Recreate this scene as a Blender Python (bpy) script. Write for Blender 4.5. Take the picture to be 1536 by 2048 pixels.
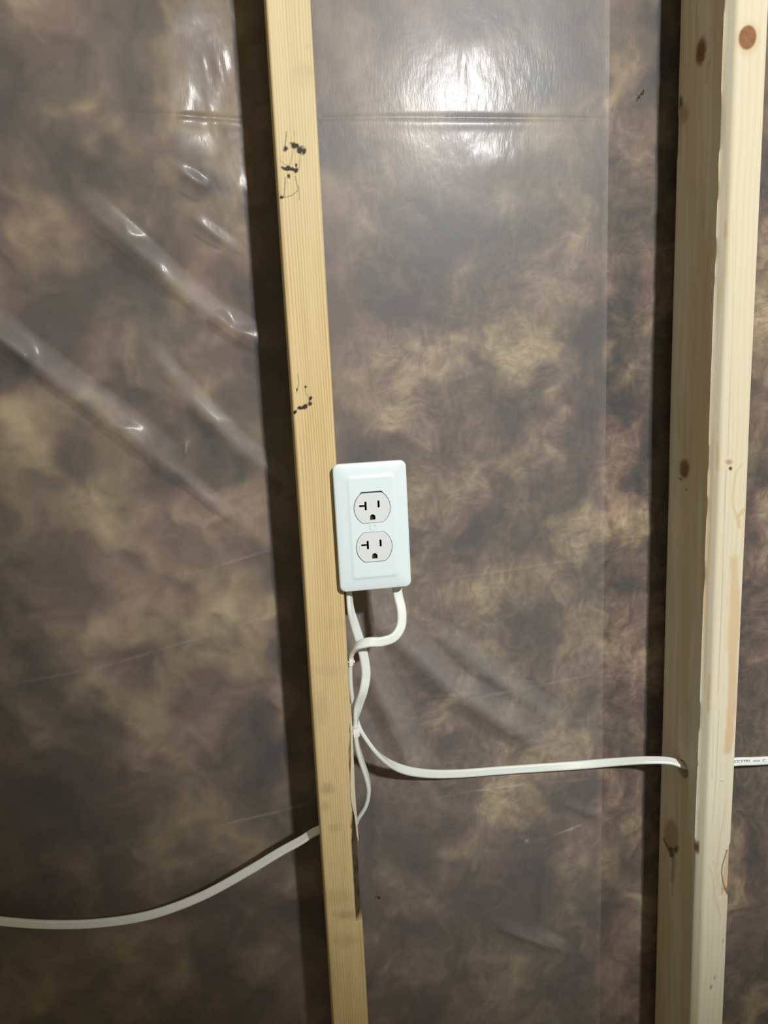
import bpy, bmesh, math, random
import numpy as np
from mathutils import Vector, Matrix

for o in list(bpy.data.objects):
    bpy.data.objects.remove(o)
S = bpy.context.scene
COL = S.collection

# ------------------------------------------------------------------ camera
F_PX = 1450.0
CAM = np.array([-0.0145, -0.68406, 1.16])
YAW, PITCH, ROLL = -0.13893, -0.17933, 0.04535
def _rot(a, b, c):
    ca, sa, cb, sb, cc, sc = math.cos(a), math.sin(a), math.cos(b), math.sin(b), math.cos(c), math.sin(c)
    return (np.array([[ca, -sa, 0], [sa, ca, 0], [0, 0, 1]]) @ np.array([[1, 0, 0], [0, cb, -sb], [0, sb, cb]])
            @ np.array([[cc, 0, sc], [0, 1, 0], [-sc, 0, cc]]))
R = _rot(YAW, PITCH, ROLL)                       # columns: right, forward, up
cam_d = bpy.data.cameras.new('camera')
cam_d.sensor_fit = 'HORIZONTAL'; cam_d.sensor_width = 36.0; cam_d.lens = F_PX / 1536.0 * 36.0
cam_d.clip_start = 0.02
cam = bpy.data.objects.new('camera', cam_d); COL.objects.link(cam)
M = Matrix.Identity(4)
for i in range(3):
    M[i][0] = R[i, 0]; M[i][1] = R[i, 2]; M[i][2] = -R[i, 1]; M[i][3] = CAM[i]
cam.matrix_world = M
S.camera = cam

# ------------------------------------------------------------------ world, lamp, exposure
W_ = bpy.data.worlds.new('world'); S.world = W_; W_.use_nodes = True
W_.node_tree.nodes['Background'].inputs['Color'].default_value = (1.0, 0.87, 0.56, 1)
W_.node_tree.nodes['Background'].inputs['Strength'].default_value = 0.25
LAMP = Vector((0.86, -2.70, 2.44))
LAMP_AIM = Vector((0.67, 0.10, 1.545))
ld = bpy.data.lights.new('ceiling_lamp', 'SPOT')
ld.energy = 415.0; ld.color = (1.0, 0.975, 0.925); ld.shadow_soft_size = 0.045
ld.spot_size = math.radians(46); ld.spot_blend = 0.62
lo = bpy.data.objects.new('ceiling_lamp', ld); COL.objects.link(lo)
lo.location = LAMP
lo.rotation_euler = (LAMP_AIM - LAMP).to_track_quat('-Z', 'Y').to_euler()
S.view_settings.view_transform = 'Standard'; S.view_settings.look = 'None'
S.view_settings.gamma = 1.0; S.view_settings.exposure = 0.0; S.view_settings.use_curve_mapping = False
S.cycles.transparent_max_bounces = 24
S.cycles.max_bounces = 8
S.cycles.sample_clamp_indirect = 4.0

# ------------------------------------------------------------------ helpers: measuring
def px_to(px, py, X=None, Y=None):
    """point of the plane X=.. or Y=.. that is measured at that spot of the photograph"""
    d = R @ np.array([(px - 768) / F_PX, 1.0, -(py - 1024) / F_PX])
    t = ((Y - CAM[1]) / d[1]) if Y is not None else ((X - CAM[0]) / d[0])
    return CAM + t * d
def to_px(P):
    d = (P - CAM) @ R
    return 768 + F_PX * d[..., 0] / d[..., 1], 1024 - F_PX * d[..., 2] / d[..., 1]

_rng = np.random.RandomState(7)
_TAB = _rng.rand(256, 256)
def vnoise(x, y, seed=0):
    x = x + seed * 17.31; y = y + seed * 9.77
    xi = np.floor(x).astype(int); yi = np.floor(y).astype(int)
    fx = x - xi; fy = y - yi
    fx = fx * fx * fx * (fx * (fx * 6 - 15) + 10); fy = fy * fy * fy * (fy * (fy * 6 - 15) + 10)
    a = _TAB[xi & 255, yi & 255]; b = _TAB[(xi + 1) & 255, yi & 255]
    c = _TAB[xi & 255, (yi + 1) & 255]; d = _TAB[(xi + 1) & 255, (yi + 1) & 255]
    return (a * (1 - fx) + b * fx) * (1 - fy) + (c * (1 - fx) + d * fx) * fy
def fbm(x, y, octv=4, seed=0, gain=0.5):
    s = 0; a = 1; n = 0
    for k in range(octv):
        s = s + a * vnoise(x * 2 ** k, y * 2 ** k, seed + k * 3); n += a; a *= gain
    return s / n
def sstep(a, b, x):
    t = np.clip((x - a) / (b - a), 0, 1); return t * t * (3 - 2 * t)

# ------------------------------------------------------------------ helpers: objects
def tag(o, label=None, cat=None, group=None, kind=None):
    if label: o['label'] = label
    if cat: o['category'] = cat
    if group: o['group'] = group
    if kind: o['kind'] = kind
    return o
def empty(name, loc):
    o = bpy.data.objects.new(name, None); o.location = loc; o.empty_display_size = 0.02
    COL.objects.link(o); return o
def mesh_obj(name, verts, faces, mat, parent=None, smooth=True, origin=(0, 0, 0)):
    v = np.asarray(verts, float) - np.asarray(origin, float)
    me = bpy.data.meshes.new(name)
    me.from_pydata([tuple(p) for p in v], [], [tuple(f) for f in faces])
    me.update()
    me.polygons.foreach_set('use_smooth', [smooth] * len(me.polygons))
    me.materials.append(mat)
    o = bpy.data.objects.new(name, me); COL.objects.link(o); o.location = origin
    if parent: o.parent = parent
    return o
def grid_obj(name, P, mat, parent=None, attrs=None, kindtag=None, origin=(0, 0, 0)):
    n, m, _ = P.shape
    me = bpy.data.meshes.new(name)
    idx = np.arange(n * m).reshape(n, m)
    q = np.stack([idx[:-1, :-1], idx[:-1, 1:], idx[1:, 1:], idx[1:, :-1]], -1).reshape(-1, 4)
    me.vertices.add(n * m); me.vertices.foreach_set('co', (P.reshape(-1, 3) - np.array(origin)).astype(np.float32).ravel())
    me.loops.add(q.size); me.loops.foreach_set('vertex_index', q.ravel().astype(np.int32))
    me.polygons.add(len(q)); me.polygons.foreach_set('loop_start', np.arange(0, q.size, 4, dtype=np.int32))
    me.polygons.foreach_set('use_smooth', np.ones(len(q), bool))
    me.update(calc_edges=True); me.validate()
    for k, a in (attrs or {}).items():
        set_attr(me, k, a)
    me.materials.append(mat)
    o = bpy.data.objects.new(name, me); COL.objects.link(o); o.location = origin
    if parent: o.parent = parent
    return o
def set_attr(me, name, a):
    at = me.attributes.new(name, 'FLOAT_COLOR', 'POINT')
    a = np.asarray(a, np.float32).reshape(len(me.vertices), -1)
    if a.shape[1] == 3: a = np.concatenate([a, np.ones((len(a), 1), np.float32)], 1)
    at.data.foreach_set('color', a.ravel())
def shade_auto(o, ang=35):
    me = o.data
    bm = bmesh.new(); bm.from_mesh(me)
    for e in bm.edges:
        if len(e.link_faces) == 2 and e.calc_face_angle(0) > math.radians(ang): e.smooth = False
    bm.to_mesh(me); bm.free()

# ------------------------------------------------------------------ helpers: materials
class Nodes:
    def __init__(s, name):
        s.m = bpy.data.materials.new(name); s.m.use_nodes = True
        s.t = s.m.node_tree; s.t.nodes.clear()
        s.out = s.t.nodes.new('ShaderNodeOutputMaterial')
    def n(s, typ, **kw):
        x = s.t.nodes.new(typ)
        ins = kw.pop('ins', {})
        for k, v in kw.items(): setattr(x, k, v)
        for k, v in ins.items(): s.put(x.inputs[k], v)
        return x
    def put(s, sock, v):
        if isinstance(v, bpy.types.NodeSocket): s.t.links.new(v, sock)
        else: sock.default_value = v
    def math(s, op, a, b=0.0, c=0.0, clamp=False):
        x = s.n('ShaderNodeMath', operation=op, use_clamp=clamp)
        s.put(x.inputs[0], a); s.put(x.inputs[1], b); s.put(x.inputs[2], c); return x.outputs[0]
    def mix(s, f, a, b, mode='MIX'):
        x = s.n('ShaderNodeMix', data_type='RGBA', blend_type=mode, clamp_factor=True)
        s.put(x.inputs[0], f); s.put(x.inputs[6], a); s.put(x.inputs[7], b); return x.outputs[2]
    def noise(s, vec, scale, detail=3, rough=0.5, dist=0.0):
        x = s.n('ShaderNodeTexNoise'); s.put(x.inputs['Vector'], vec)
        x.inputs['Scale'].default_value = scale; x.inputs['Detail'].default_value = detail
        x.inputs['Roughness'].default_value = rough; x.inputs['Distortion'].default_value = dist
        return x.outputs[0]
    def attr(s, name): return s.n('ShaderNodeAttribute', attribute_name=name)
    def range(s, v, a, b, c=0.0, d=1.0):
        x = s.n('ShaderNodeMapRange', interpolation_type='SMOOTHSTEP')
        s.put(x.inputs[0], v)
        for i, q in enumerate((a, b, c, d)): x.inputs[1 + i].default_value = q
        return x.outputs[0]
    def finish(s, sh): s.t.links.new(sh, s.out.inputs['Surface']); return s.m
def C3(r, g, b): return (r, g, b, 1.0)

def plastic(name, col, rough=0.35, spec=0.5):
    N = Nodes(name)
    co = N.n('ShaderNodeTexCoord').outputs['Object']
    nz = N.noise(co, 900, 2)
    b = N.n('ShaderNodeBump', ins={'Strength': 0.03, 'Distance': 0.0003, 'Height': nz})
    p = N.n('ShaderNodeBsdfPrincipled', ins={'Base Color': C3(*col), 'Roughness': rough, 'Specular IOR Level': spec, 'Normal': b.outputs[0]})
    return N.finish(p.outputs[0])

def wood(name, light, dark, period, contrast, sharp):
    N = Nodes(name)
    co = N.n('ShaderNodeTexCoord').outputs['Object']
    sep = N.n('ShaderNodeSeparateXYZ', ins={0: co})
    st = N.n('ShaderNodeMapping', ins={'Vector': co, 'Scale': (1, 1, 0.035)}).outputs[0]
    warp = N.noise(st, 55, 2, 0.5)
    warp2 = N.noise(N.n('ShaderNodeMapping', ins={'Vector': co, 'Scale': (1, 1, 0.3)}).outputs[0], 9, 2)
    mk = N.attr('mark')
    ms = N.n('ShaderNodeSeparateColor', ins={0: mk.outputs['Color']})
    u = N.math('ADD', N.math('MULTIPLY', sep.outputs[1], 0.55), sep.outputs[0])
    u = N.math('ADD', u, N.math('MULTIPLY', N.math('SUBTRACT', warp, 0.5), period * 2.6))
    u = N.math('ADD', u, N.math('MULTIPLY', N.math('SUBTRACT', warp2, 0.5), period * 4.0))
    u = N.math('ADD', u, N.math('MULTIPLY', ms.outputs[1], period * 1.1))
    s = N.math('SINE', N.math('MULTIPLY', u, 2 * math.pi / period))
    s = N.math('POWER', N.math('MULTIPLY_ADD', s, 0.5, 0.5), sharp)
    fine = N.noise(N.n('ShaderNodeMapping', ins={'Vector': co, 'Scale': (1, 1, 0.02)}).outputs[0], 1500, 3, 0.6)
    mid = N.noise(N.n('ShaderNodeMapping', ins={'Vector': co, 'Scale': (1, 1, 0.05)}).outputs[0], 120, 3, 0.6)
    amp = N.range(N.noise(N.n('ShaderNodeMapping', ins={'Vector': co, 'Scale': (1, 1, 0.12)}).outputs[0], 38, 2), 0.35, 0.65, 0.35, 1.0)
    f = N.math('MULTIPLY', N.math('MULTIPLY', s, amp), contrast)
    f = N.math('ADD', f, N.math('MULTIPLY', N.math('SUBTRACT', fine, 0.5), 0.34 * contrast))
    f = N.math('ADD', f, N.math('MULTIPLY', N.math('SUBTRACT', mid, 0.5), 0.9 * contrast), clamp=True)
    c = N.mix(f, C3(*light), C3(*dark))
    al = N.n('ShaderNodeSeparateColor', ins={0: N.attr('tint').outputs['Color']})
    c = N.mix(ms.outputs[2], c, C3(0.52, 0.29, 0.09))                     # resin streaks
    c = N.mix(al.outputs[0], c, C3(0.26, 0.22, 0.13))                     # grey smudges; also shade painted low on the pale stud
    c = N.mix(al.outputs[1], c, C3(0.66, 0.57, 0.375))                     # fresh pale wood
    kn = N.noise(co, 260, 3)
    kc = N.mix(kn, C3(0.15, 0.055, 0.018), C3(0.34, 0.15, 0.062))
    c = N.mix(ms.outputs[1], c, kc)                                        # knots
    c = N.mix(ms.outputs[0], c, C3(0.022, 0.018, 0.013))                  # bark, pitch
    b = N.n('ShaderNodeBump', ins={'Strength': 0.25, 'Distance': 0.0006, 'Height': N.math('ADD', fine, N.math('MULTIPLY', s, 0.25))})
    p = N.n('ShaderNodeBsdfPrincipled', ins={'Base Color': c, 'Roughness': 0.62, 'Specular IOR Level': 0.3, 'Normal': b.outputs[0]})
    return N.finish(p.outputs[0])

def mat_insulation():
    N = Nodes('brown_fibreglass')
    co = N.n('ShaderNodeTexCoord').outputs['Object']
    a = N.attr('fibre')
    blur = N.attr('sharp')
    wob = N.noise(co, 26, 2)
    v = N.n('ShaderNodeVectorMath', operation='MULTIPLY_ADD')
    cw = N.n('ShaderNodeTexNoise'); N.put(cw.inputs['Vector'], co); cw.inputs['Scale'].default_value = 30
    N.put(v.inputs[0], cw.outputs['Color']); v.inputs[1].default_value = (0.04, 0.04, 0.04); N.put(v.inputs[2], co)
    f1 = N.noise(N.n('ShaderNodeMapping', ins={'Vector': v.outputs[0], 'Scale': (1, 1, 0.3), 'Rotation': (0, 0.5, 0)}).outputs[0], 130, 5, 0.6, 0.15)
    f2 = N.noise(N.n('ShaderNodeMapping', ins={'Vector': v.outputs[0], 'Scale': (0.3, 1, 1), 'Rotation': (0, 0.7, 0)}).outputs[0], 150, 5, 0.6, 0.15)
    f = N.mix(N.range(wob, 0.4, 0.6), f1, f2)
    k = N.range(f, 0.28, 0.72, 0.66, 1.36)
    k = N.math('ADD', N.math('MULTIPLY', N.math('SUBTRACT', k, 1.0), N.n('ShaderNodeSeparateColor', ins={0: blur.outputs['Color']}).outputs[0]), 1.0)
    hsv = N.n('ShaderNodeHueSaturation', ins={'Value': k, 'Color': a.outputs['Color']})
    b = N.n('ShaderNodeBump', ins={'Strength': 0.05, 'Distance': 0.003, 'Height': f})
    p = N.n('ShaderNodeBsdfDiffuse', ins={'Color': hsv.outputs[0], 'Normal': b.outputs[0]})
    return N.finish(p.outputs[0])

def mat_poly(name, haze0, gloss, narrow):
    N = Nodes(name)
    co = N.n('ShaderNodeTexCoord').outputs['Object']
    hz = N.n('ShaderNodeSeparateColor', ins={0: N.attr('haze').outputs['Color']})
    scr = N.noise(N.n('ShaderNodeMapping', ins={'Vector': co, 'Scale': (1, 1, 0.25), 'Rotation': (0, 0.35, 0)}).outputs[0], 420, 3, 0.6, 0.4)
    big = N.noise(co, 22, 3, 0.55, 0.3)
    h = N.math('ADD', N.math('MULTIPLY', scr, 0.7), N.math('MULTIPLY', big, 2.0))
    b = N.n('ShaderNodeBump', ins={'Strength': 0.22, 'Distance': 0.0005, 'Height': h})
    tr = N.n('ShaderNodeBsdfTransparent', ins={'Color': C3(0.93, 0.92, 0.91)})
    df = N.n('ShaderNodeBsdfDiffuse', ins={'Color': C3(0.62, 0.62, 0.64), 'Normal': b.outputs[0]})
    m1 = N.n('ShaderNodeMixShader')
    N.put(m1.inputs[0], N.math('ADD', hz.outputs[0], haze0, clamp=True)); N.put(m1.inputs[1], tr.outputs[0]); N.put(m1.inputs[2], df.outputs[0])
    gn = N.n('ShaderNodeBsdfAnisotropic', ins={'Color': C3(0.95, 0.97, 1.0), 'Roughness': 0.165, 'Normal': b.outputs[0]})
    gw = N.n('ShaderNodeBsdfAnisotropic', ins={'Color': C3(0.90, 0.95, 1.0), 'Roughness': 0.40, 'Normal': b.outputs[0]})
    gl = N.n('ShaderNodeMixShader'); gl.inputs[0].default_value = narrow; N.put(gl.inputs[1], gw.outputs[0]); N.put(gl.inputs[2], gn.outputs[0])
    fr = N.n('ShaderNodeFresnel', ins={'IOR': 1.5})
    m2 = N.n('ShaderNodeMixShader')
    N.put(m2.inputs[0], N.math('MULTIPLY', fr.outputs[0], gloss)); N.put(m2.inputs[1], m1.outputs[0]); N.put(m2.inputs[2], gl.outputs[0])
    return N.finish(m2.outputs[0])

def mat_concrete(name, col):
    N = Nodes(name)
    co = N.n('ShaderNodeTexCoord').outputs['Object']
    n1 = N.noise(co, 6, 6, 0.6); n2 = N.noise(co, 90, 4, 0.6)
    c = N.mix(n1, C3(*[q * 0.75 for q in col]), C3(*[q * 1.2 for q in col]))
    b = N.n('ShaderNodeBump', ins={'Strength': 0.3, 'Distance': 0.003, 'Height': n2})
    p = N.n('ShaderNodeBsdfPrincipled', ins={'Base Color': c, 'Roughness': 0.85, 'Normal': b.outputs[0]})
    return N.finish(p.outputs[0])

MAT = dict(
    pine_yellow=wood('yellow_pine', (0.67, 0.545, 0.305), (0.42, 0.28, 0.11), 0.0027, 0.75, 1.6),
    pine_white=wood('pale_spruce', (0.675, 0.645, 0.53), (0.54, 0.475, 0.31), 0.0075, 0.36, 2.5),
    white=plastic('white_plastic', (0.715, 0.835, 0.905), 0.22),
    white_face=plastic('white_nylon', (0.68, 0.735, 0.765), 0.36),
    cable=plastic('white_cable_sheath', (0.74, 0.80, 0.805), 0.42),
    staple=plastic('white_staple_plastic', (0.80, 0.84, 0.85), 0.3),
    steel=plastic('zinc_nail', (0.45, 0.45, 0.44), 0.35),
    dark=plastic('dark_slot', (0.012, 0.011, 0.010), 0.6),
    ground=plastic('dark_slot_brown', (0.035, 0.022, 0.010), 0.6),
    box=plastic('blue_box_plastic', (0.10, 0.16, 0.30), 0.5),
    ink=plastic('grey_ink', (0.36, 0.39, 0.38), 0.6),
    speck=plastic('brown_speck', (0.03, 0.014, 0.008), 0.6),
    insulation=mat_insulation(),
    poly=mat_poly('clear_poly_film', 0.092, 0.36, 0.20),
    poly_b=mat_poly('clear_poly_film_under', 0.070, 0.30, 0.06),
    concrete=mat_concrete('concrete', (0.30, 0.29, 0.27)),
)

# ------------------------------------------------------------------ the setting
def box_mesh(name, lo_, hi_, mat, parent=None, bev=0.0, origin=None):
    bm = bmesh.new()
    bmesh.ops.create_cube(bm, size=1.0)
    for v in bm.verts:
        v.co = Vector([lo_[i] + (v.co[i] + 0.5) * (hi_[i] - lo_[i]) for i in range(3)])
    if bev: bmesh.ops.bevel(bm, geom=bm.edges[:], offset=bev, segments=2, affect='EDGES')
    org = Vector(origin or (0, 0, 0))
    for v in bm.verts: v.co -= org
    me = bpy.data.meshes.new(name); bm.to_mesh(me); bm.free()
    me.materials.append(mat)
    o = bpy.data.objects.new(name, me); COL.objects.link(o); o.location = org
    if parent: o.parent = parent
    return o
tag(box_mesh('floor', (-1.3, -3.2, -0.10), (1.7, 0.30, 0.0), MAT['concrete']), kind='structure')
tag(box_mesh('wall_back', (-1.3, 0.20, 0.0), (1.7, 0.30, 2.44), MAT['concrete']), kind='structure')

STUD_W, STUD_D, X2 = 0.0381, 0.0889, 0.4254
POLY_Y = 0.0965
zt = px_to(768, 0, Y=POLY_Y)[2] + 0.06
zb = px_to(768, 2048, Y=POLY_Y)[2] - 0.09

# ------------------------------------------------------------------ insulation
DARK = [(150,320,55,55,0,1.),(270,540,60,45,0,.9),(114,695,35,35,0,.7),(255,773,70,42,25,1.),(378,855,50,28,40,.9),(320,627,60,35,20,.6),
 (14,732,25,40,0,.8),(460,1046,22,20,0,.8),(14,1190,40,70,0,.7),(150,1450,50,40,0,.5),(538,1519,28,70,0,.8),(0,200,60,60,0,.4),(420,370,40,20,30,.7),
 (1053,151,55,38,20,.9),(938,20,70,30,0,.8),(1308,68,25,55,0,.8),(880,480,85,55,0,1.2),(850,620,65,45,0,1.),(798,417,45,30,0,.7),(720,323,30,40,0,.7),
 (1256,557,45,55,20,1.1),(1183,714,40,80,10,1.),(1230,640,40,60,0,.6),(969,732,25,20,0,.8),(1238,819,35,45,0,1.1),(764,883,70,32,0,.9),(1165,814,28,45,0,.8),(1092,983,30,24,0,.8),
 (933,1101,20,40,0,.8),(951,1047,20,26,0,.6),(1192,1147,45,38,0,.8),(1288,955,20,45,0,.9),(1024,869,20,40,10,.7),(720,960,40,50,0,.4),
 (891,1483,30,24,0,.9),(864,1414,25,25,0,.8),(983,1350,50,28,35,.8),(746,1656,50,44,0,.6),(882,1715,60,25,0,.6),(1065,1793,70,45,0,.5),(1019,1729,45,30,0,.5),
 (1120,1080,30,20,0,.5),(1060,790,30,30,0,.4),(690,700,30,30,0,.3),(1180,1380,30,40,0,.5),(1140,1230,40,30,0,.4),(1040,1240,30,30,0,.4),(100,1720,120,90,0,.5),(400,1900,100,60,0,.3),(80,1600,70,50,0,.5)]
LIGHT = [(50,420,60,30,0,.5),(150,210,45,20,0,.8),(240,290,70,34,0,.7),(180,810,60,35,30,.6),(219,737,50,34,-30,.8),(45,855,80,42,0,.7),(446,682,35,24,0,.7),
 (191,1020,38,60,0,.7),(387,1170,50,42,0,.7),(255,1147,40,50,0,.6),(200,1256,30,30,0,.7),(355,1437,95,50,0,.7),(310,1514,60,26,-15,.7),(196,1387,26,45,0,.6),
 (120,980,40,30,0,.4),(480,1260,40,60,0,.5),(440,1020,30,40,0,.4),(130,110,60,60,0,.3),(300,90,60,40,0,.2),
 (710,140,32,55,0,.7),(1058,693,55,42,0,1.3),(870,680,90,22,8,.9),(808,552,22,42,-20,.8),(725,437,26,45,0,.7),(1240,651,34,20,-30,.8),(1251,740,24,45,20,.8),
 (1069,385,45,34,0,.6),(1110,500,20,70,35,.7),(819,732,48,24,25,.9),(773,823,42,32,0,.8),(942,951,26,22,0,.9),(1015,937,24,34,20,.8),(1229,1060,38,32,-35,1.1),
 (1293,1033,16,22,0,.8),(983,1192,36,26,0,.7),(1179,1015,28,34,0,.7),(1256,737,20,30,0,.5),(1151,1083,34,26,-30,.6),(878,755,70,20,0,.7),(1106,819,15,50,30,.8),
 (905,1391,16,50,40,.8),(873,1473,18,45,25,.7),(983,1628,60,30,0,.6),(955,1697,36,22,0,.5),(1092,1473,85,34,35,.6),(1265,1382,18,45,0,.6),(1179,1720,30,20,0,.7),(1019,1947,40,22,0,.5),
 (1050,600,60,40,0,.4),(700,560,24,60,0,.4),(720,760,30,40,0,.5),(1010,1010,26,26,0,.5),(870,1010,40,24,0,.4),(905,1180,34,34,0,.3),(1300,600,18,60,0,.4),(1500,640,40,60,0,.3),(1010,1560,60,40,0,.4)]
def axis(fine_lo, fine_hi, step, lo_, hi_, coarse):
    return np.concatenate([np.arange(lo_, fine_lo - coarse * .5, coarse), np.arange(fine_lo, fine_hi, step), np.arange(fine_hi, hi_ + coarse, coarse)])
def insulation():
    xs = axis(-0.46, 0.66, 0.0024, -1.25, 1.65, 0.05); zs = axis(zb - 0.02, zt + 0.02, 0.0024, 0.0, 2.43, 0.05)
    zs = np.minimum(zs, 2.43)
    X, Z = np.meshgrid(xs, zs)
    Y0 = 0.1045
    px, py = to_px(np.stack([X, np.full_like(X, Y0), Z], -1))
    wx = (fbm(X * 18, Z * 18, 3, 11) - .5); wz = (fbm(X * 18, Z * 18, 3, 23) - .5)
    qx, qz = X + 0.055 * wx, Z + 0.055 * wz
    fx, fz = X + 0.035 * wx, Z + 0.035 * wz
    t = 0.49 + 1.05 * (fbm(qx * 20, qz * 18, 4, 2, .5) - .5)
    t += 0.22 * sstep(660, 760, px) * (fbm(qx * 85 + 6 * wx, qz * 70 + 6 * wz, 3, 63) - .5)
    # twisted tufts: ridged strands
    r1 = 1 - np.abs(2 * fbm(qx * 34 + 3 * wx, qz * 16, 3, 5) - 1)
    t += 0.16 * (sstep(.55, 1.0, r1) - .45) * (0.25 + .75 * sstep(640, 760, px))
    bx, by = px + 620 * 0.09 * (fbm(X * 30, Z * 30, 3, 31) - .5) * 1.9, py + 620 * 0.09 * (fbm(X * 30, Z * 30, 3, 37) - .5) * 1.9
    for L, sg in ((DARK, -1), (LIGHT, 1)):
        for (cx, cy, rx, ry, an, am) in L:
            m = (np.abs(px - cx) < 4 * max(rx, ry) + 60) & (np.abs(py - cy) < 4 * max(rx, ry) + 60)
            if not m.any(): continue
            a = math.radians(an); dx, dy = bx[m] - cx, by[m] - cy
            u = (dx * math.cos(a) + dy * math.sin(a)) / rx; v = (-dx * math.sin(a) + dy * math.cos(a)) / ry
            t[m] += sg * am * 0.44 * np.exp(-0.62 * (u * u + v * v))
    t = np.clip(t, 0, 1.1)
    hue = sstep(.40, .62, fbm(qx * 13, qz * 13, 3, 41))[..., None]
    stops = np.array([0, .28, .5, .72, 1.1])
    ca = np.array([[.042, .042, .040], [.095, .074, .057], [.157, .117, .086], [.26, .20, .132], [.46, .38, .25]])
    cb = np.array([[.040, .043, .046], [.098, .071, .060], [.162, .108, .087], [.245, .175, .135], [.43, .35, .24]])
    A = np.stack([np.interp(t, stops, ca[:, k]) for k in range(3)], -1); B = np.stack([np.interp(t, stops, cb[:, k]) for k in range(3)], -1)
    col = A * (1 - hue) + B * hue
    sharp = 0.20 + 0.72 * sstep(640, 760, px) * sstep(100, 560, py) * (1 - .7 * sstep(1560, 1760, py))
    Yd = Y0 + (0.004 + .008 * sstep(660, 600, px)) * (0.5 - np.clip(t, 0, 1)) + 0.0015 * (fbm(qx * 60, qz * 60, 3, 51) - .5)
    Yd = np.maximum(Yd - .0018 * sstep(1000, 1250, px), 0.1009)
    P = np.stack([X, Yd, Z], -1)
    o = grid_obj('fibreglass_insulation', P, MAT['insulation'], attrs={'fibre': col, 'sharp': np.repeat(sharp[..., None], 3, -1)})
    tag(o, 'mottled brown fluffy fibreglass insulation behind the clear plastic sheeting', 'insulation', kind='stuff')
insulation()

# ------------------------------------------------------------------ plastic sheets
def polyline_dist(px, py, pts):
    """signed distance (positive on the left of travel seen on the photo, i.e. up-right for down-right travel), t along 0..1"""
    best = np.full(px.shape, 1e9); sd = np.zeros(px.shape); tt = np.zeros(px.shape)
    L = [math.hypot(pts[i + 1][0] - pts[i][0], pts[i + 1][1] - pts[i][1]) for i in range(len(pts) - 1)]
    tot = sum(L); acc = 0
    for i in range(len(pts) - 1):
        ax, ay = pts[i]; bx, by = pts[i + 1]; ux, uy = (bx - ax) / L[i], (by - ay) / L[i]
        s = (px - ax) * ux + (py - ay) * uy; sc = np.clip(s, 0, L[i])
        d = np.hypot(px - ax - sc * ux, py - ay - sc * uy)
        sg = (px - ax) * uy - (py - ay) * ux
        m = d < best
        best[m] = d[m]; sd[m] = np.where(sg > 0, d, -d)[m]; tt[m] = ((acc + sc) / tot)[m]
        acc += L[i]
    return best, sd, tt
# (points, lit flank width px, steep flank px, height mm, breakup)
FOLDS = [
 ([(-160, 560), (0, 668), (120, 762), (250, 858), (345, 938)], 46, 18, 9.0, .5),
 ([(345, 938), (420, 1000), (490, 1052)], 22, 9, 2.2, .3),
 ([(170, 405), (290, 510), (400, 610), (530, 690)], 34, 18, 8.5, .7),
 ([(300, 700), (390, 800), (480, 890), (600, 985)], 26, 18, 3.2, .5),
 ([(370, 905), (376, 880)], 7, 4, 1.6, .0),
 ([(360, 345), (420, 382)], 16, 9, 2.2, .2), ([(395, 445), (470, 500)], 18, 8, 2.6, .2),
 ([(690, 1180), (780, 1255), (900, 1370), (1010, 1440), (1140, 1515)], 44, 26, 7.0, .3),
 ([(690, 1245), (745, 1345), (790, 1440), (850, 1560)], 44, 26, 6.0, .3),
 ([(860, 1250), (960, 1330), (1120, 1440)], 30, 22, 4.0, .3),
 ([(660, 1330), (720, 1440), (760, 1540)], 22, 12, 2.5, .3),
 ([(1000, 1850), (1130, 1900)], 22, 10, 3.0, .3), ([(1060, 1850), (1130, 1895)], 14, 10, 2.0, .3),
 ([(1130, 1600), (1185, 1625), (1290, 1600)], 16, 10, 2.0, .2),
]
SCRATCH = [([(0, 1373), (200, 1335), (400, 1275), (560, 1224)], .10), ([(330, 1155), (400, 1142), (450, 1127), (545, 1098)], .12), ([(420, 1655), (500, 1635), (560, 1622), (640, 1600)], .16),
 ([(930, 1395), (1000, 1385), (1150, 1355), (1262, 1328)], .14), ([(740, 1605), (850, 1600), (950, 1580), (1060, 1567), (1280, 1545)], .08), ([(950, 1580), (1000, 1573), (1050, 1566)], .35),
 ([(1105, 1668), (1140, 1655), (1168, 1644)], .38), ([(1048, 1680), (1056, 1678)], .35), ([(860, 1708), (1000, 1700), (1105, 1668)], .06), ([(800, 1165), (900, 1155), (1000, 1142), (1200, 1110)], .09),
 ([(1495, 1020), (1536, 1014)], .14), ([(1480, 1272), (1536, 1266)], .16), ([(830, 995), (900, 985), (960, 965)], .06), ([(640, 480), (640, 481)], .0), ([(870, 1310), (960, 1330)], .05), ([(850, 1395), (900, 1385), (960, 1380)], .08),
 ([(372, 905), (374, 880)], .3), ([(955, 155), (962, 132)], .0)]
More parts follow.
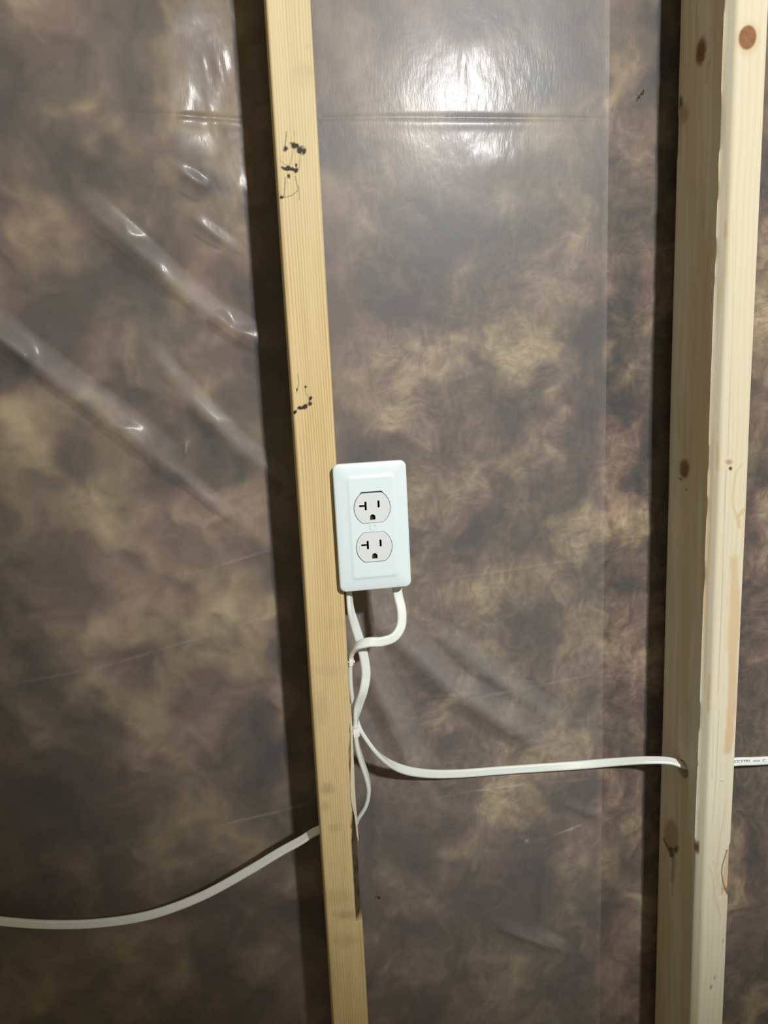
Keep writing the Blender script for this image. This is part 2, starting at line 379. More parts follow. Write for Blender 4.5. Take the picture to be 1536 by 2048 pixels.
def sheet(name, xlo, xhi, y0, mat, step, full, seed):
    fx0, fx1 = max(xlo, -0.44), min(xhi, 0.64)
    a = [np.arange(fx0, fx1, step)]
    if xlo < fx0: a.insert(0, np.arange(xlo, fx0 - .02, .04))
    a.append(np.arange(fx1, xhi + .001, .04) if xhi > fx1 + .01 else np.array([xhi]))
    xs = np.concatenate(a)
    zs = axis(zb, zt, step, 0.0, 2.43, 0.04); zs = np.minimum(zs, 2.43)
    X, Z = np.meshgrid(xs, zs)
    px, py = to_px(np.stack([X, np.full_like(X, y0), Z], -1))
    h = (1.6 + 1.4 * sstep(660, 600, px)) * (fbm(X * 5, Z * 4, 2, seed) - .5) + (0.35 + .55 * sstep(660, 600, px)) * (fbm(X * 26 + Z * 6, Z * 15, 3, seed + 4) - .5)
    haze = np.zeros_like(X)
    if full:
        lb = sstep(660, 560, px)
        h += lb * 3.2 * (1 - .8 * sstep(-200, 60, py) * sstep(560, 260, py) * sstep(250, 380, px)) * (fbm(X * 14 - Z * 8, Z * 16 + X * 8, 3, 61) - .5)
        # left bay: the sheet turns back towards the stud near the top
        k = sstep(-200, 60, py) * sstep(620, 260, py)
        ramp = sstep(345, 545, px + 36 * (fbm(X * 22, Z * 16, 3, 71) - .5)) 
        h += 17.0 * k * (1 - ramp) * lb
        h += k * lb * sstep(340, 470, px) * (1.2 * (fbm(X * 95 + Z * 18, Z * 34, 3, 73) - .5))
        # centre bay: taut and smooth, fine crinkles in the glare
        kc = np.exp(-((px - 965) / 130) ** 2 - ((py - 270) / 220) ** 2)
        h += .012 * np.clip(px - 660, 0, 600) / 1.85
        h += kc * 0.22 * (fbm(X * 120, Z * 70, 3, 81) - .5)
        for (cx, cy, rx, ry, sg) in ((925, 140, 9, 55, .4), (1000, 330, 60, 40, 1.4), (945, 95, 60, 40, .8)):
            h += sg * np.exp(-((px - cx) / rx) ** 2 - ((py - cy) / ry) ** 2) * .5
        # folded-in-the-box crease
        wob = 238 + 3.5 * np.sin(px / 170) + np.where(px < 640, -3 + px * .012, 0)
        amp = 0.35 + 1.0 * np.exp(-((px - 930) / 130) ** 2) + 0.9 * np.exp(-((px - 430) / 110) ** 2)
        h -= 0.9 * amp * np.exp(-((py - wob) / 4.2) ** 2)
        h += 0.2 * amp * np.exp(-((py - wob - 14) / 9.0) ** 2)
        for pts, w, st, H, br in FOLDS:
            xs_ = [p[0] for p in pts]; ys_ = [p[1] for p in pts]
            m = (px > min(xs_) - 150) & (px < max(xs_) + 150) & (py > min(ys_) - 150) & (py < max(ys_) + 150)
            if not m.any(): continue
            wx = 16 * (fbm(X[m] * 40, Z[m] * 40, 2, 91) - .5)
            d, sd, t = polyline_dist(px[m] + wx, py[m] + wx, pts)
            prof = np.where(sd > 0, np.clip(1 - sd / w, 0, 1) ** 1.15, np.exp(-(sd / st) ** 2))
            env = np.sin(np.pi * np.clip(t * .94 + .03, 0, 1)) ** .6
            endd = np.exp(-(np.clip(d - np.abs(sd), 0, 99) / 10) ** 2)
            brk = 1 - br * (1 - sstep(.35, .65, fbm(X[m] * 22, Z[m] * 22, 2, 97)))
            h[m] += H * prof * env * endd * brk
            haze[m] += 0.12 * np.where(sd > 0, np.clip(1 - sd / w, 0, 1) ** .5, np.exp(-(sd / (st * .5)) ** 2)) * env * min(1, H / 4)  # crease whitening, and sheen of the lit flank painted in as haze
        for pts, s in SCRATCH:
            xs_ = [p[0] for p in pts]; ys_ = [p[1] for p in pts]
            m = (px > min(xs_) - 30) & (px < max(xs_) + 30) & (py > min(ys_) - 30) & (py < max(ys_) + 30)
            if not m.any() or s == 0: continue
            d, sd, t = polyline_dist(px[m], py[m], pts)
            env = np.sin(np.pi * np.clip(t, 0, 1)) ** .5 * (.35 + .65 * sstep(.35, .6, fbm(px[m] / 28, py[m] / 28, 2, 99)))
            haze[m] += s * np.exp(-(d / 2.1) ** 2) * env
            h[m] += .25 * np.exp(-(d / 3.) ** 2) * env
    # behind the studs the sheet lies flat against the backs
    for sx in (0.0, X2):
        near = np.exp(-((X - sx - STUD_W / 2) / 0.027) ** 4)
        h = h * (1 - near) + np.minimum(h, 1.0) * near
    h = np.clip(h, -1.2, 26.0) if full else np.clip(h, -1.0, 1.0)
    P = np.stack([X, y0 - h * 0.001, Z], -1)
    return grid_obj(name, P, mat, attrs={'haze': np.repeat(haze[..., None], 3, -1)})
XS = px_to(1208, 900, Y=POLY_Y)[0]
o = sheet('plastic_sheet', -1.25, XS, POLY_Y, MAT['poly'], 0.0017, True, 3)
tag(o, 'wrinkled clear plastic vapour barrier over the left and middle bays, with diagonal folds', 'plastic sheet')
o = sheet('plastic_sheet', 0.012, 1.65, POLY_Y + 0.0026, MAT['poly_b'], 0.004, False, 13)
tag(o, 'smoother clear plastic sheet lapped underneath, showing beside and beyond the paler board', 'plastic sheet')

# ------------------------------------------------------------------ studs
def ell(px, py, cx, cy, rx, ry, an=0, soft=.25, jag=0.0, seed=0):
    a = math.radians(an); dx, dy = px - cx, py - cy
    r = np.hypot((dx * math.cos(a) + dy * math.sin(a)) / rx, (-dx * math.sin(a) + dy * math.cos(a)) / ry)
    if jag: r = r + jag * (fbm(px / 6, py / 6, 2, seed) - .5)
    return 1 - sstep(1 - soft, 1 + soft, r)
def stroke(px, py, pts, w):
    d, _, t = polyline_dist(px, py, pts); return 1 - sstep(w * .5, w * 1.3, d)

def stud(name, x0, rl, rr, mat, windows, hole, shape, paint, label):
    base = np.array([x0 + STUD_W / 2, STUD_D / 2, 0.0])
    w, d = STUD_W, STUD_D
    # profile (x, y), starting back-left corner, going to the front along the left face; symmetric point counts
    sy = np.linspace(d - .002, .010, 22)
    prof = [(0, y, 'L') for y in sy]
    fl = [(rl * (1 - math.sin(a)), rl * (1 - math.cos(a)), 'F') for a in np.linspace(0, math.pi / 2, 9)]   # a=0 side? handled below
    arc = []
    for a in np.linspace(0, math.pi / 2, 10):
        arc.append((rl * (1 - math.cos(a)), rl * (1 - math.sin(a)), 'F'))
    if rl > .005:                                   # planed-off corner with a raised hair along its back edge
        prof[-1] = (0, .0122, 'L')
        arc = [(0, .0108, 'F'), (-.0010, .0101, 'F'), (-.0010, .0094, 'F'), (0, .0088, 'F'), (.0016, .0066, 'F'), (.0032, .0044, 'F'), (.0046, .0026, 'F'), (.0056, .0014, 'F'), (.0068, .0006, 'F'), (.0080, .0002, 'F')]
    prof += arc
    for x in np.arange(prof[-1][0] + .0007, w - rr - .0004, .0007): prof.append((x, 0, 'F'))
    for a in np.linspace(math.pi / 2, 0, 8):
        prof.append((w - rr * (1 - math.cos(a)), rr * (1 - math.sin(a)), 'F'))
    nR = len(prof)
    prof += [(w, y, 'R') for y in sy[::-1]]
    prof += [(w - .002, d, 'B'), (w * .5, d, 'B'), (.002, d, 'B')]
    P2 = np.array([[p[0], p[1]] for p in prof]); face = np.array([p[2] for p in prof])
    zs = list(np.arange(zb - .02, zt + .02, .004))
    for (a, b) in windows:
        zs = [z for z in zs if not (a < z < b)] + list(np.arange(a, b, .0007))
    hz, hy, hr = hole
    hl = hr * 1.55
    zs = [z for z in zs if not (hz - hl * 1.3 < z < hz + hl * 1.3)] + list(np.linspace(hz - hl * 1.3, hz + hl * 1.3, 21))
    zs += [0.0, .4, 1.9, 2.2, 2.44]
    zs = np.array(sorted(set(np.round(zs, 6))))
    n, m = len(zs), len(P2)
    P = np.zeros((n, m, 3)); P[..., 0] = P2[:, 0] + x0; P[..., 1] = P2[:, 1]; P[..., 2] = zs[:, None]
    fc = np.broadcast_to(face, (n, m))
    P = shape(P, fc)
    px, py = to_px(P)
    mark, tint = paint(P, px, py, fc)
    idx = np.arange(n * m).reshape(n, m)
    jn = np.roll(np.arange(m), -1)
    quads = {}
    for i in range(n - 1):
        for j in range(m): quads[(i, j)] = (idx[i, j], idx[i + 1, j], idx[i + 1, jn[j]], idx[i, jn[j]])
    V = P.reshape(-1, 3).tolist(); mk = mark.reshape(-1, 3).tolist(); tn = tint.reshape(-1, 3).tolist()
    rings = []
    ii = [i for i in range(n) if hz - hl <= zs[i] <= hz + hl]; i0, i1 = ii[0], ii[-1]
    for side in ('L', 'R'):
        js = [j for j in range(m) if face[j] == side and abs(P2[j, 1] - hy) <= hl]
        j0, j1 = min(js), max(js)
        for i in range(i0, i1):
            for j in range(j0, j1): quads.pop((i, j))
        loop = [(i0, j) for j in range(j0, j1)] + [(i, j1) for i in range(i0, i1)] + [(i1, j) for j in range(j1, j0, -1)] + [(i, j0) for i in range(i1, i0, -1)]
        b = [idx[i, j] for i, j in loop]
        xw = x0 if side == 'L' else x0 + w
        c = []
        for q in b:
            dy, dz = V[q][1] - hy, V[q][2] - hz; l = math.hypot(dy, dz)
            c.append(len(V)); V.append([V[q][0], hy + dy / l * hr, hz + dz / l * hr]); mk.append([0.0, .15, .25]); tn.append([0, 0, 0])
        for k in range(len(b)):
            k2 = (k + 1) % len(b); quads[(side, k)] = (b[k], b[k2], c[k2], c[k])
        rings.append({(round(V[q][1], 5), round(V[q][2], 5)): q for q in c} if False else c)
    # tunnel: match the two circles by angle
    def ang(q): return math.atan2(V[q][2] - hz, V[q][1] - hy)
    A = sorted(rings[0], key=ang); B = sorted(rings[1], key=ang)
    for k in range(len(A)):
        k2 = (k + 1) % len(A); quads[('T', k)] = (A[k], A[k2], B[k2], B[k])
    F = list(quads.values()) + [tuple(idx[0, ::-1]), tuple(idx[-1, :])]
    me = bpy.data.meshes.new(name)
    me.from_pydata([tuple(np.array(v) - base) for v in V], [], [tuple(int(q) for q in f) for f in F])
    me.update()
    bm = bmesh.new(); bm.from_mesh(me); bmesh.ops.recalc_face_normals(bm, faces=bm.faces[:])
    for e in bm.edges:
        if len(e.link_faces) == 2 and e.calc_face_angle(0) > math.radians(50): e.smooth = False
    for f in bm.faces: f.smooth = True
    bm.to_mesh(me); bm.free()
    set_attr(me, 'mark', mk); set_attr(me, 'tint', tn)
    me.materials.append(mat)
    o = bpy.data.objects.new(name, me); COL.objects.link(o); o.location = base
    tag(o, label, 'stud', 'wall studs')
    return o

def zpx(px, py): return px_to(px, py, Y=0)[2]
# ---- the yellowish stud with the outlet
hL = px_to(640, 1660, Y=.045)
HOLE_L = (hL[2], .045, .0105)
zw0, zw1, zw2 = zpx(700, 1415), zpx(706, 1640), zpx(722, 1843)
def wane(z):
    t1 = sstep(zw0, zw0 - .06, z) * .0042
    t2 = sstep(zw1 + .015, zw1 - .03, z) * .0034
    return np.where(z < zw2, 0.0, t1 + t2 + .0006 * (fbm(z * 260, z * 0 + 3, 3, 5) - .5) * (z < zw0))
def shape_l(P, fc):
    z = P[..., 2]
    wob = .0006 * (fbm(z * 6, z * 0, 2, 3) - .5)
    P[..., 0] += wob
    c = wane(z); x = P[..., 0]
    edge = STUD_W - c
    m = (x > edge) & (P[..., 1] < .022) & (c > .0002)
    P[..., 1] = np.where(m, P[..., 1] + np.clip((x - edge) * 2.2, 0, .017) * np.clip(1 - P[..., 1] / .022, 0, 1), P[..., 1])
    return P
def paint_l(P, px, py, fc):
    mark = np.zeros(P.shape); tint = np.zeros(P.shape)
    fr = fc == 'F'
    z = P[..., 2]; c = wane(z)
    k = np.zeros(px.shape)
    for a in ((600, 300, 9, 8, 30), (590, 291, 9, 6, 20), (607, 303, 5, 6, 0), (583, 338, 7, 4, 15), (570, 337, 7, 4, 10), (577, 336, 6, 5, -20), (577.5, 352, 4, 4.5, 20), (592, 341, 3.5, 6, 15), (592, 331, 2.5, 4, 0), (570.5, 297, 4, 5.5, 20), (563.5, 395, 3.5, 3.5, 0),
              (609, 814, 9, 4, -25), (620, 808, 6, 4.5, -55), (621, 797, 3.6, 4.2, 30), (600, 816, 6, 3, 10), (590, 824, 2.6, 4.5, 30), (594, 779, 1.8, 3.2, 0), (611, 774, 2.2, 2.6, 0)):
        k = np.maximum(k, ell(px, py, *a, soft=.3, jag=.9, seed=7))
    for pts, wd, s in (([(573, 264), (571, 285), (568, 300)], 1.1, .7), ([(589, 262), (591, 290)], .8, .35), ([(571, 355), (568, 395)], 1., .7), ([(564, 396), (582, 392), (597, 380), (590, 352)], 1., .6), ([(597, 372), (598, 400)], .9, .5), ([(600, 310), (599, 335), (594, 345)], 1., .5), ([(560, 320), (577, 336)], .8, .4), ([(587, 300), (580, 330)], .9, .4),
                       ([(596, 748), (597, 770), (593, 785)], .9, .6), ([(610, 772), (611, 785), (618, 796)], .9, .45), ([(588, 826), (598, 815)], 1., .6)):
        k = np.maximum(k, s * stroke(px, py, pts, wd))
    # bark in the wane
    edge = STUD_W - c
    bark = (P[..., 0] > edge + .0006) & (c > .001) & (z < zw1 + .012) & (z > zw2) & (P[..., 1] < .05) & (fc != 'L')
    k = np.where(bark, np.maximum(k, .75 + .25 * fbm(px / 7, py / 12, 2, 8)), k)
    crack = (np.abs(P[..., 0] - edge + .0001) < .0007) & (c > .001) & (z > zw1 - .01) & fr
    k = np.where(crack, np.maximum(k, .35 + .5 * sstep(.4, .6, fbm(z * 120, z * 0, 2, 4))), k)
    mark[..., 0] = np.where(fr | bark, k, 0)
    d = np.zeros(px.shape)
    for a, s in (((655, 1578, 12, 10), .5), ((650, 1612, 8, 8), .35), ((672, 1655, 14, 7), .3), ((690, 1830, 22, 8), .5), ((668, 1795, 40, 14), .25), ((690, 1880, 30, 12), .25), ((609, 142, 22, 14), .45), ((600, 158, 25, 16), .25), ((655, 1340, 26, 10), .18), ((641, 1420, 12, 30), .2), ((650, 1950, 30, 60), .12), ((616, 90, 5, 5), .4), ((665, 1250, 25, 8), .12)):
        d = np.maximum(d, s * ell(px, py, *a, soft=.7, jag=.8, seed=9))
    tint[..., 0] = np.where(fr, d, 0)
    am = .22 * sstep(250, 900, py) * (1 - .3 * sstep(1500, 1900, py))
    mark[..., 2] = np.where(fr, am * .55, .18)
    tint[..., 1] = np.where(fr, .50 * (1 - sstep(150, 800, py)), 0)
    return mark, tint
winL = [(zpx(580, 405), zpx(580, 255)), (zpx(610, 832), zpx(610, 742))]
studL = stud('wall_stud', 0.0, .0028, .0022, MAT['pine_yellow'], winL, HOLE_L, shape_l, paint_l,
             'yellowish timber stud with dark bark spots, carrying the white outlet on its edge')
# torn sliver along the wane
def strip(name, pts, mat, parent, thick=.0009, label=None):
    """pts: list of (left point, right point) world positions"""
    V = []; F = []
    for a, b in pts:
        a = np.array(a); b = np.array(b); n_ = np.array([0, thick, 0])
        V += [a, b, b + n_, a + n_]
    for i in range(len(pts) - 1):
        for k in range(4):
            F.append((4 * i + k, 4 * i + (k + 1) % 4, 4 * i + 4 + (k + 1) % 4, 4 * i + 4 + k))
    F += [(3, 2, 1, 0), tuple(4 * (len(pts) - 1) + k for k in range(4))]
    org = parent.location if parent else (0, 0, 0)
    V = [np.array(v) - np.array(org) for v in V]
    o = mesh_obj(name, V, F, mat, parent, smooth=False)
    bm = bmesh.new(); bm.from_mesh(o.data); bmesh.ops.recalc_face_normals(bm, faces=bm.faces[:]); bm.to_mesh(o.data); bm.free()
    if label: o['label'] = label
    return o
def sliver(rows, label=None):
    pts = []
    for (xl, xr, y, dep) in rows: pts.append((px_to(xl, y, Y=dep), px_to(xr, y, Y=dep + .0004)))
    o = strip('splinter', pts, MAT['pine_white'], studL, label=label)
    n = len(o.data.vertices); set_attr(o.data, 'mark', np.tile([0, 0, .12], (n, 1))); set_attr(o.data, 'tint', np.tile([0, .3, 0], (n, 1)))
sliver([(699.5, 701.5, 1408, .002), (700, 703.5, 1440, .001), (701.2, 705.5, 1470, -.0005), (701.5, 707, 1510, -.001), (701, 708.5, 1545, -.001), (700.5, 709.5, 1570, -.0012), (701.5, 711, 1595, -.0014), (705, 712.5, 1615, -.001), (709, 714, 1632, 0), (711.5, 715, 1650, .0), (713.5, 716.5, 1670, .001), (716.5, 717.5, 1682, .001)], 'pale torn splinter')
sliver([(710.5, 712, 1636, .001), (711.5, 713.6, 1652, .0015), (712.5, 714.5, 1668, .002), (714, 715, 1676, .0022)], 'short pale splinter')

# ---- the pale stud on the other side of the bay
hR = px_to(1366, 1538, X=X2)
HOLE_R = (hR[2], hR[1], .0105)
zc0, zc1 = zpx(1455, 1685), zpx(1450, 1793)
def shape_r(P, fc):
    z = P[..., 2]
    wob = .0010 * (fbm(z * 5, z * 0, 2, 13) - .5)
    P[..., 0] += wob
    fr = fc == 'F'
    x = P[..., 0] - X2
    # raised hair along the planed corner
    hair = (x - .0010 * 0 < -.0004 + wob * 1) & fr
    P[..., 0] = np.where(hair, P[..., 0] + .0010 - .0011 * (.25 + .75 * sstep(.35, .5, fbm(z * 30, z * 0, 2, 15))) * sstep(zpx(1396, 1700), zpx(1396, 1680), z), P[..., 0])
    # slight hollow beside it
    # chipped corner low down
    e = STUD_W - .0115 * np.clip((zc0 - z) / (zc0 - zc1), 0, 1) ** .55 * (z > zc1) * (z < zc0)
    m = (x > e) & (P[..., 1] < .02)
    P[..., 1] = np.where(m, P[..., 1] + np.clip((x - e) * .5 + .0004, 0, .0018 + .003 * sstep(zc1 + .012, zc1 + .002, z)), P[..., 1])
    nick = np.exp(-((z - zpx(1362, 210)) / .012) ** 2)
    P[..., 0] = np.where((fc == 'L') & (P[..., 1] > .080), P[..., 0] + .006 * nick, P[..., 0])
    return P
def paint_r(P, px, py, fc):
    mark = np.zeros(P.shape); tint = np.zeros(P.shape)
    fr = (fc == 'F') & (P[..., 1] < .0035); sd = (fc == 'L') | ((fc == 'F') & (P[..., 0] < X2 + .003))
    z0 = np.zeros(px.shape)
    kn = z0.copy(); bk = z0.copy(); am = z0.copy(); low_shade = z0.copy(); pl = z0.copy()
    kn = np.where(fr, np.maximum(kn, ell(px, py, 1495, 75, 17, 24, 10, .14)), kn)
    am = np.where(fr, np.maximum(am, .45 * ell(px, py, 1497, 78, 23, 33, 10, .35)), am)
    bk = np.where(fr, np.maximum(bk, .30 * np.clip(ell(px, py, 1495, 75, 17.5, 25, 10, .1) - ell(px, py, 1495, 75, 15, 22, 10, .15), 0, 1)), bk)
    for a, s in (((1402, 104, 10, 27, 8), .95), ((1400, 120, 8, 14, 8), .6), ((1369, 937, 10, 20, 3), .85), ((1343, 1672, 14, 31, -5), .55), ((1397, 1696, 8, 14, -15), .95), ((1368, 228, 8, 18, 0), .5)):
        kn = np.where(sd, np.maximum(kn, s * ell(px, py, *a, soft=.3, jag=.3)), kn)
    for a, s in (((1402, 100, 9, 25, 8), .30), ((1370, 940, 7, 12, 0), .35), ((1352, 1700, 5, 8, 20), .8), ((1341, 1701, 5, 8, -20), .8), ((1344, 1709, 5, 6, 0), .85), ((1362, 205, 3, 14, 0), .8), ((1399, 1698, 5, 8, -15), .5), ((1361, 958, 2.4, 4, -30), .7), ((1373, 980, 1.5, 2.5, 0), .6)):
        bk = np.where(sd, np.maximum(bk, s * ell(px, py, *a, soft=.4, jag=.4)), bk)
    for pts, wd, s in (([(1327, 1677), (1333, 1690), (1342, 1705)], 2.0, .7), ([(1356, 1694), (1351, 1703)], 2.2, .7), ([(1347, 1708), (1345, 1735), (1343.5, 1790)], 1.8, .35)):
        bk = np.where(sd, np.maximum(bk, s * stroke(px, py, pts, wd)), bk)
    am = np.where(sd, np.maximum(am, .55 * stroke(px, py, [(1348, 1712), (1344, 1760)], 6)), am)
    am = np.where(sd, np.maximum(am, .45 * stroke(px, py, [(1418, 120), (1412, 165)], 3)), am)
    am = np.where(sd, np.maximum(am, .35 * sstep(.45, .7, fbm(px / 14, py / 420, 3, 19))), am)
    # front face
    bk = np.where(fr, np.maximum(bk, .9 * ell(px, py, 1461, 937, 3.6, 4., 0, .4)), bk)
    kn = np.where(fr, np.maximum(kn, .6 * ell(px, py, 1458, 924, 7, 5, 0, .7)), kn)
    for pts, wd, s in (([(1484, 928), (1470, 945), (1465, 1000), (1473, 1035)], 2.2, .45), ([(1486, 1020), (1474, 1034), (1478, 1055)], 4, .6), ([(1475, 1040), (1472, 1100), (1466, 1130)], 1.2, .3),
                       ([(1468, 1120), (1470, 1180), (1468, 1260), (1466, 1330), (1463, 1420), (1456, 1500)], 9, .50), ([(1466, 1200), (1462, 1300)], 9, .35), ([(1477, 1180), (1474, 1260), (1466, 1370)], 4, .5), ([(1452, 440), (1452, 475)], 3, .6), ([(1437, 890), (1436, 940)], 3, .5), ([(1419, 1350), (1416, 1420)], 4, .45), ([(1452, 1600), (1440, 1690), (1430, 1760)], 2., .25), ([(1440, 1745), (1428, 1790), (1438, 1830)], 1.2, .30), ([(1418, 1730), (1432, 1790), (1440, 1840)], 1.2, .30), ([(1425, 1720), (1445, 1780)], 1.2, .25)):
        am = np.where(fr, np.maximum(am, s * stroke(px + 5 * (fbm(px / 20, py / 40, 2, 3) - .5), py, pts, wd)), am)
    for pts, wd, s in (([(1466, 420), (1465, 640), (1461, 760)], .8, .16), ([(1462, 720), (1456, 915)], .8, .25), ([(1452, 940), (1447, 1100), (1436, 1390)], .9, .28), ([(1428, 1410), (1424, 1560)], .9, .20), ([(1438, 1420), (1432, 1560), (1424, 1650)], .8, .2), ([(1454, 1700), (1445, 1730), (1443, 1745), (1446, 1765), (1453, 1785)], 1.3, .75)):
        bk = np.where(fc == 'F', np.maximum(bk, s * stroke(px, py, pts, wd)), bk)
    for q in ((1429, 1954), (1422, 1974), (1446, 1880)):
        bk = np.where(fr, np.maximum(bk, .7 * ell(px, py, q[0], q[1], 2.2, 2.2, 0, .4)), bk)
    chip = (P[..., 0] - X2 > STUD_W - .0115) & (P[..., 2] < zc0) & (P[..., 2] > zc1) & (P[..., 1] > .0012) & (fc != 'L')
    am = np.where(chip, np.maximum(am, .45), am)
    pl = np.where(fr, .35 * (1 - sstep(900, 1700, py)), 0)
    low_shade = np.where(fr, .10 * sstep(1500, 1800, py), low_shade)  # shade over the lower front, put into the grey tint
    mark[..., 0] = bk; mark[..., 1] = kn; mark[..., 2] = am
    tint[..., 0] = low_shade; tint[..., 1] = pl
    return mark, tint
winR = [(zpx(1495, 140), zpx(1495, 40)), (zpx(1460, 1050), zpx(1460, 910)), (zpx(1420, 1800), zpx(1420, 1630))]
studR = stud('wall_stud', X2, .0068, .0022, MAT['pine_white'], winR, HOLE_R, shape_r, paint_r,
             'pale wide-faced timber stud with round brown knots and a cable hole drilled through')
# white chip of wood fibre on the pale stud
c0 = px_to(1443, 1562, Y=-.0003)
V = [c0 + np.array(q) for q in ((-.003, 0, .0022), (.001, -.001, .0004), (.0036, 0, .0014), (.0016, -.0004, -.0012), (-.0006, .0003, -.0008))]
o = mesh_obj('wood_chip', [v - np.array(studR.location) for v in V], [(0, 1, 4), (1, 2, 3), (1, 3, 4)], MAT['cable'], studR, smooth=False)

# ------------------------------------------------------------------ outlet
ctr = px_to(746.5, 1055, Y=-.0125)
BACK = -.0065
outlet = empty('wall_outlet', (ctr[0], BACK, ctr[2]))
outlet.rotation_euler = (0, -0.006, 0)
tag(outlet, 'white duplex wall outlet with cover plate fixed beside the yellowish stud', 'outlet')
# local frame: x right, z up, y into the wall; front is -y
def rrect(hx, hz, r, seg=8):
    pts = []
    for cx, cz, a0 in ((hx - r, hz - r, 0), (-hx + r, hz - r, 90), (-hx + r, -hz + r, 180), (hx - r, -hz + r, 270)):
        for k in range(seg + 1):
            a = math.radians(a0 + 90 * k / seg); pts.append((cx + r * math.cos(a), cz + r * math.sin(a)))
    return pts
def fill_with_holes(bm, outer, holes):
    edges = []
    for lp in [outer] + holes:
        for k in range(len(lp)):
            e = bm.edges.get((lp[k], lp[(k + 1) % len(lp)])) or bm.edges.new((lp[k], lp[(k + 1) % len(lp)]))
            edges.append(e)
    bmesh.ops.triangle_fill(bm, use_beauty=True, use_dissolve=False, edges=edges)
def walls(bm, loop, y1):
    new = [bm.verts.new((v.co.x, y1, v.co.z)) for v in loop]
    for k in range(len(loop)):
        k2 = (k + 1) % len(loop); bm.faces.new((loop[k], loop[k2], new[k2], new[k]))
    return new
def bm_obj(name, bm, mat, parent, ang=35):
    bmesh.ops.recalc_face_normals(bm, faces=bm.faces[:])
    for e in bm.edges:
        if len(e.link_faces) == 2 and e.calc_face_angle(0) > math.radians(ang): e.smooth = False
    for f in bm.faces: f.smooth = True
    me = bpy.data.meshes.new(name); bm.to_mesh(me); bm.free(); me.materials.append(mat)
    o = bpy.data.objects.new(name, me); COL.objects.link(o); o.parent = parent
    return o
RW, RH = .01725, .01430           # receptacle half width / half height
def recep(cx, cz, g=0.0, top=0.0):
    r = RW + g; h = RH + g; a = math.acos(min(1, (h) / r)); pts = []
    n_ = 14
    a1 = math.pi / 2 - a
    for k in range(n_ + 1):
        t = -a1 + 2 * a1 * k / n_; pts.append((cx + r * math.cos(t), cz + r * math.sin(t) + (top if k == n_ else 0)))
    for k in range(n_ + 1):
        t = math.pi - a1 + 2 * a1 * k / n_; pts.append((cx + r * math.cos(t), cz + r * math.sin(t) + (top if k == 0 else 0)))
    return pts
FRONT = -.0060
bm = bmesh.new()
HX, HZ = .0350, .0622
levels = [(0, 0, .0062), (0, -.0016, .0062), (.0003, -.0026, .006), (.0010, -.0033, .0056), (.0022, -.0037, .0050), (.0050, -.0042, .0045), (.0085, -.0047, .004), (.0112, -.0050, .0038), (.0122, -.0052, .0036), (.0131, -.0056, .0034), (.0138, -.00585, .0032), (.0146, FRONT, .003), (.0156, FRONT, .0028)]
prev = None
for ins, y, r in levels:
    lp = [bm.verts.new((x, y, z)) for x, z in rrect(HX - ins, HZ - ins, r)]
    if prev:
        for k in range(len(lp)):
            k2 = (k + 1) % len(lp); bm.faces.new((prev[k], prev[k2], lp[k2], lp[k]))
    prev = lp
CZ = .01905
holes = []
for cz, top in ((CZ, .0010), (-CZ, 0.0)):
    holes.append([bm.verts.new((x, FRONT, z)) for x, z in recep(0, cz, .00045, top)])
screw_r = .0034
holes.append([bm.verts.new((screw_r * 1.03 * math.cos(a), FRONT, screw_r * 1.03 * math.sin(a))) for a in np.linspace(0, 2 * math.pi, 25)[:-1]])
fill_with_holes(bm, prev, holes)
for h_ in holes: walls(bm, h_, -.0030)
plate = bm_obj('cover_plate', bm, MAT['white'], outlet, 25)
# dark recess seen through the gap round the receptacles
# receptacles
def slot_shapes():
    T = [(-.0052, .0066), (-.0072, .0066), (-.0072, .0036), (-.0124, .0036), (-.0124, .0018), (-.0072, .0018), (-.0072, -.0016), (-.0052, -.0016)]
    Rr = [(.0072, .0068), (.0052, .0068), (.0052, .0002), (.0072, .0002)]
    G = [(-.0026, -.0112), (.0026, -.0112), (.0026, -.0086)] + [(.0026 * math.cos(a), -.0086 + .0026 * math.sin(a)) for a in np.linspace(0, math.pi, 9)[1:-1]] + [(-.0026, -.0086)]
    return [T, Rr, G]
def pocket(bm, loop2, cx, cz, y0, y1, sh=.00005):
    a = [bm.verts.new((cx + x, y0, cz + z)) for x, z in loop2]; b = [bm.verts.new((cx + x, y1, cz + z)) for x, z in loop2]
    for k in range(len(a)):
        k2 = (k + 1) % len(a); bm.faces.new((a[k], a[k2], b[k2], b[k]))
    bmesh.ops.triangle_fill(bm, use_beauty=True, edges=[bm.edges.get((b[k], b[(k + 1) % len(b)])) for k in range(len(b))])
for cz in (CZ - .0002, -CZ):
    bm = bmesh.new()
    yf = FRONT - .0003
    o1 = [bm.verts.new((x, yf + .0005, z)) for x, z in recep(0, cz)]
    o2 = [bm.verts.new((x, yf, z)) for x, z in recep(0, cz, -.0004)]
    for k in range(len(o1)):
        k2 = (k + 1) % len(o1); bm.faces.new((o1[k], o1[k2], o2[k2], o2[k]))
    ob = walls(bm, o1, .006)
    bm.faces.new(ob)
    hs = [[bm.verts.new((x, yf, cz + z)) for x, z in sh] for sh in slot_shapes()]
    fill_with_holes(bm, o2, hs)
    rc = bm_obj('receptacle', bm, MAT['white_face'], outlet, 25)
    for si, sh in enumerate(slot_shapes()):
        bm = bmesh.new(); pocket(bm, sh, 0, cz, yf + .0001, yf + .005)
        s_ = bm_obj('slot', bm, MAT['ground' if si == 2 else 'dark'], rc)
        s_['label'] = ('dark T-shaped slot', 'dark straight slot', 'dark rounded ground hole')[si]
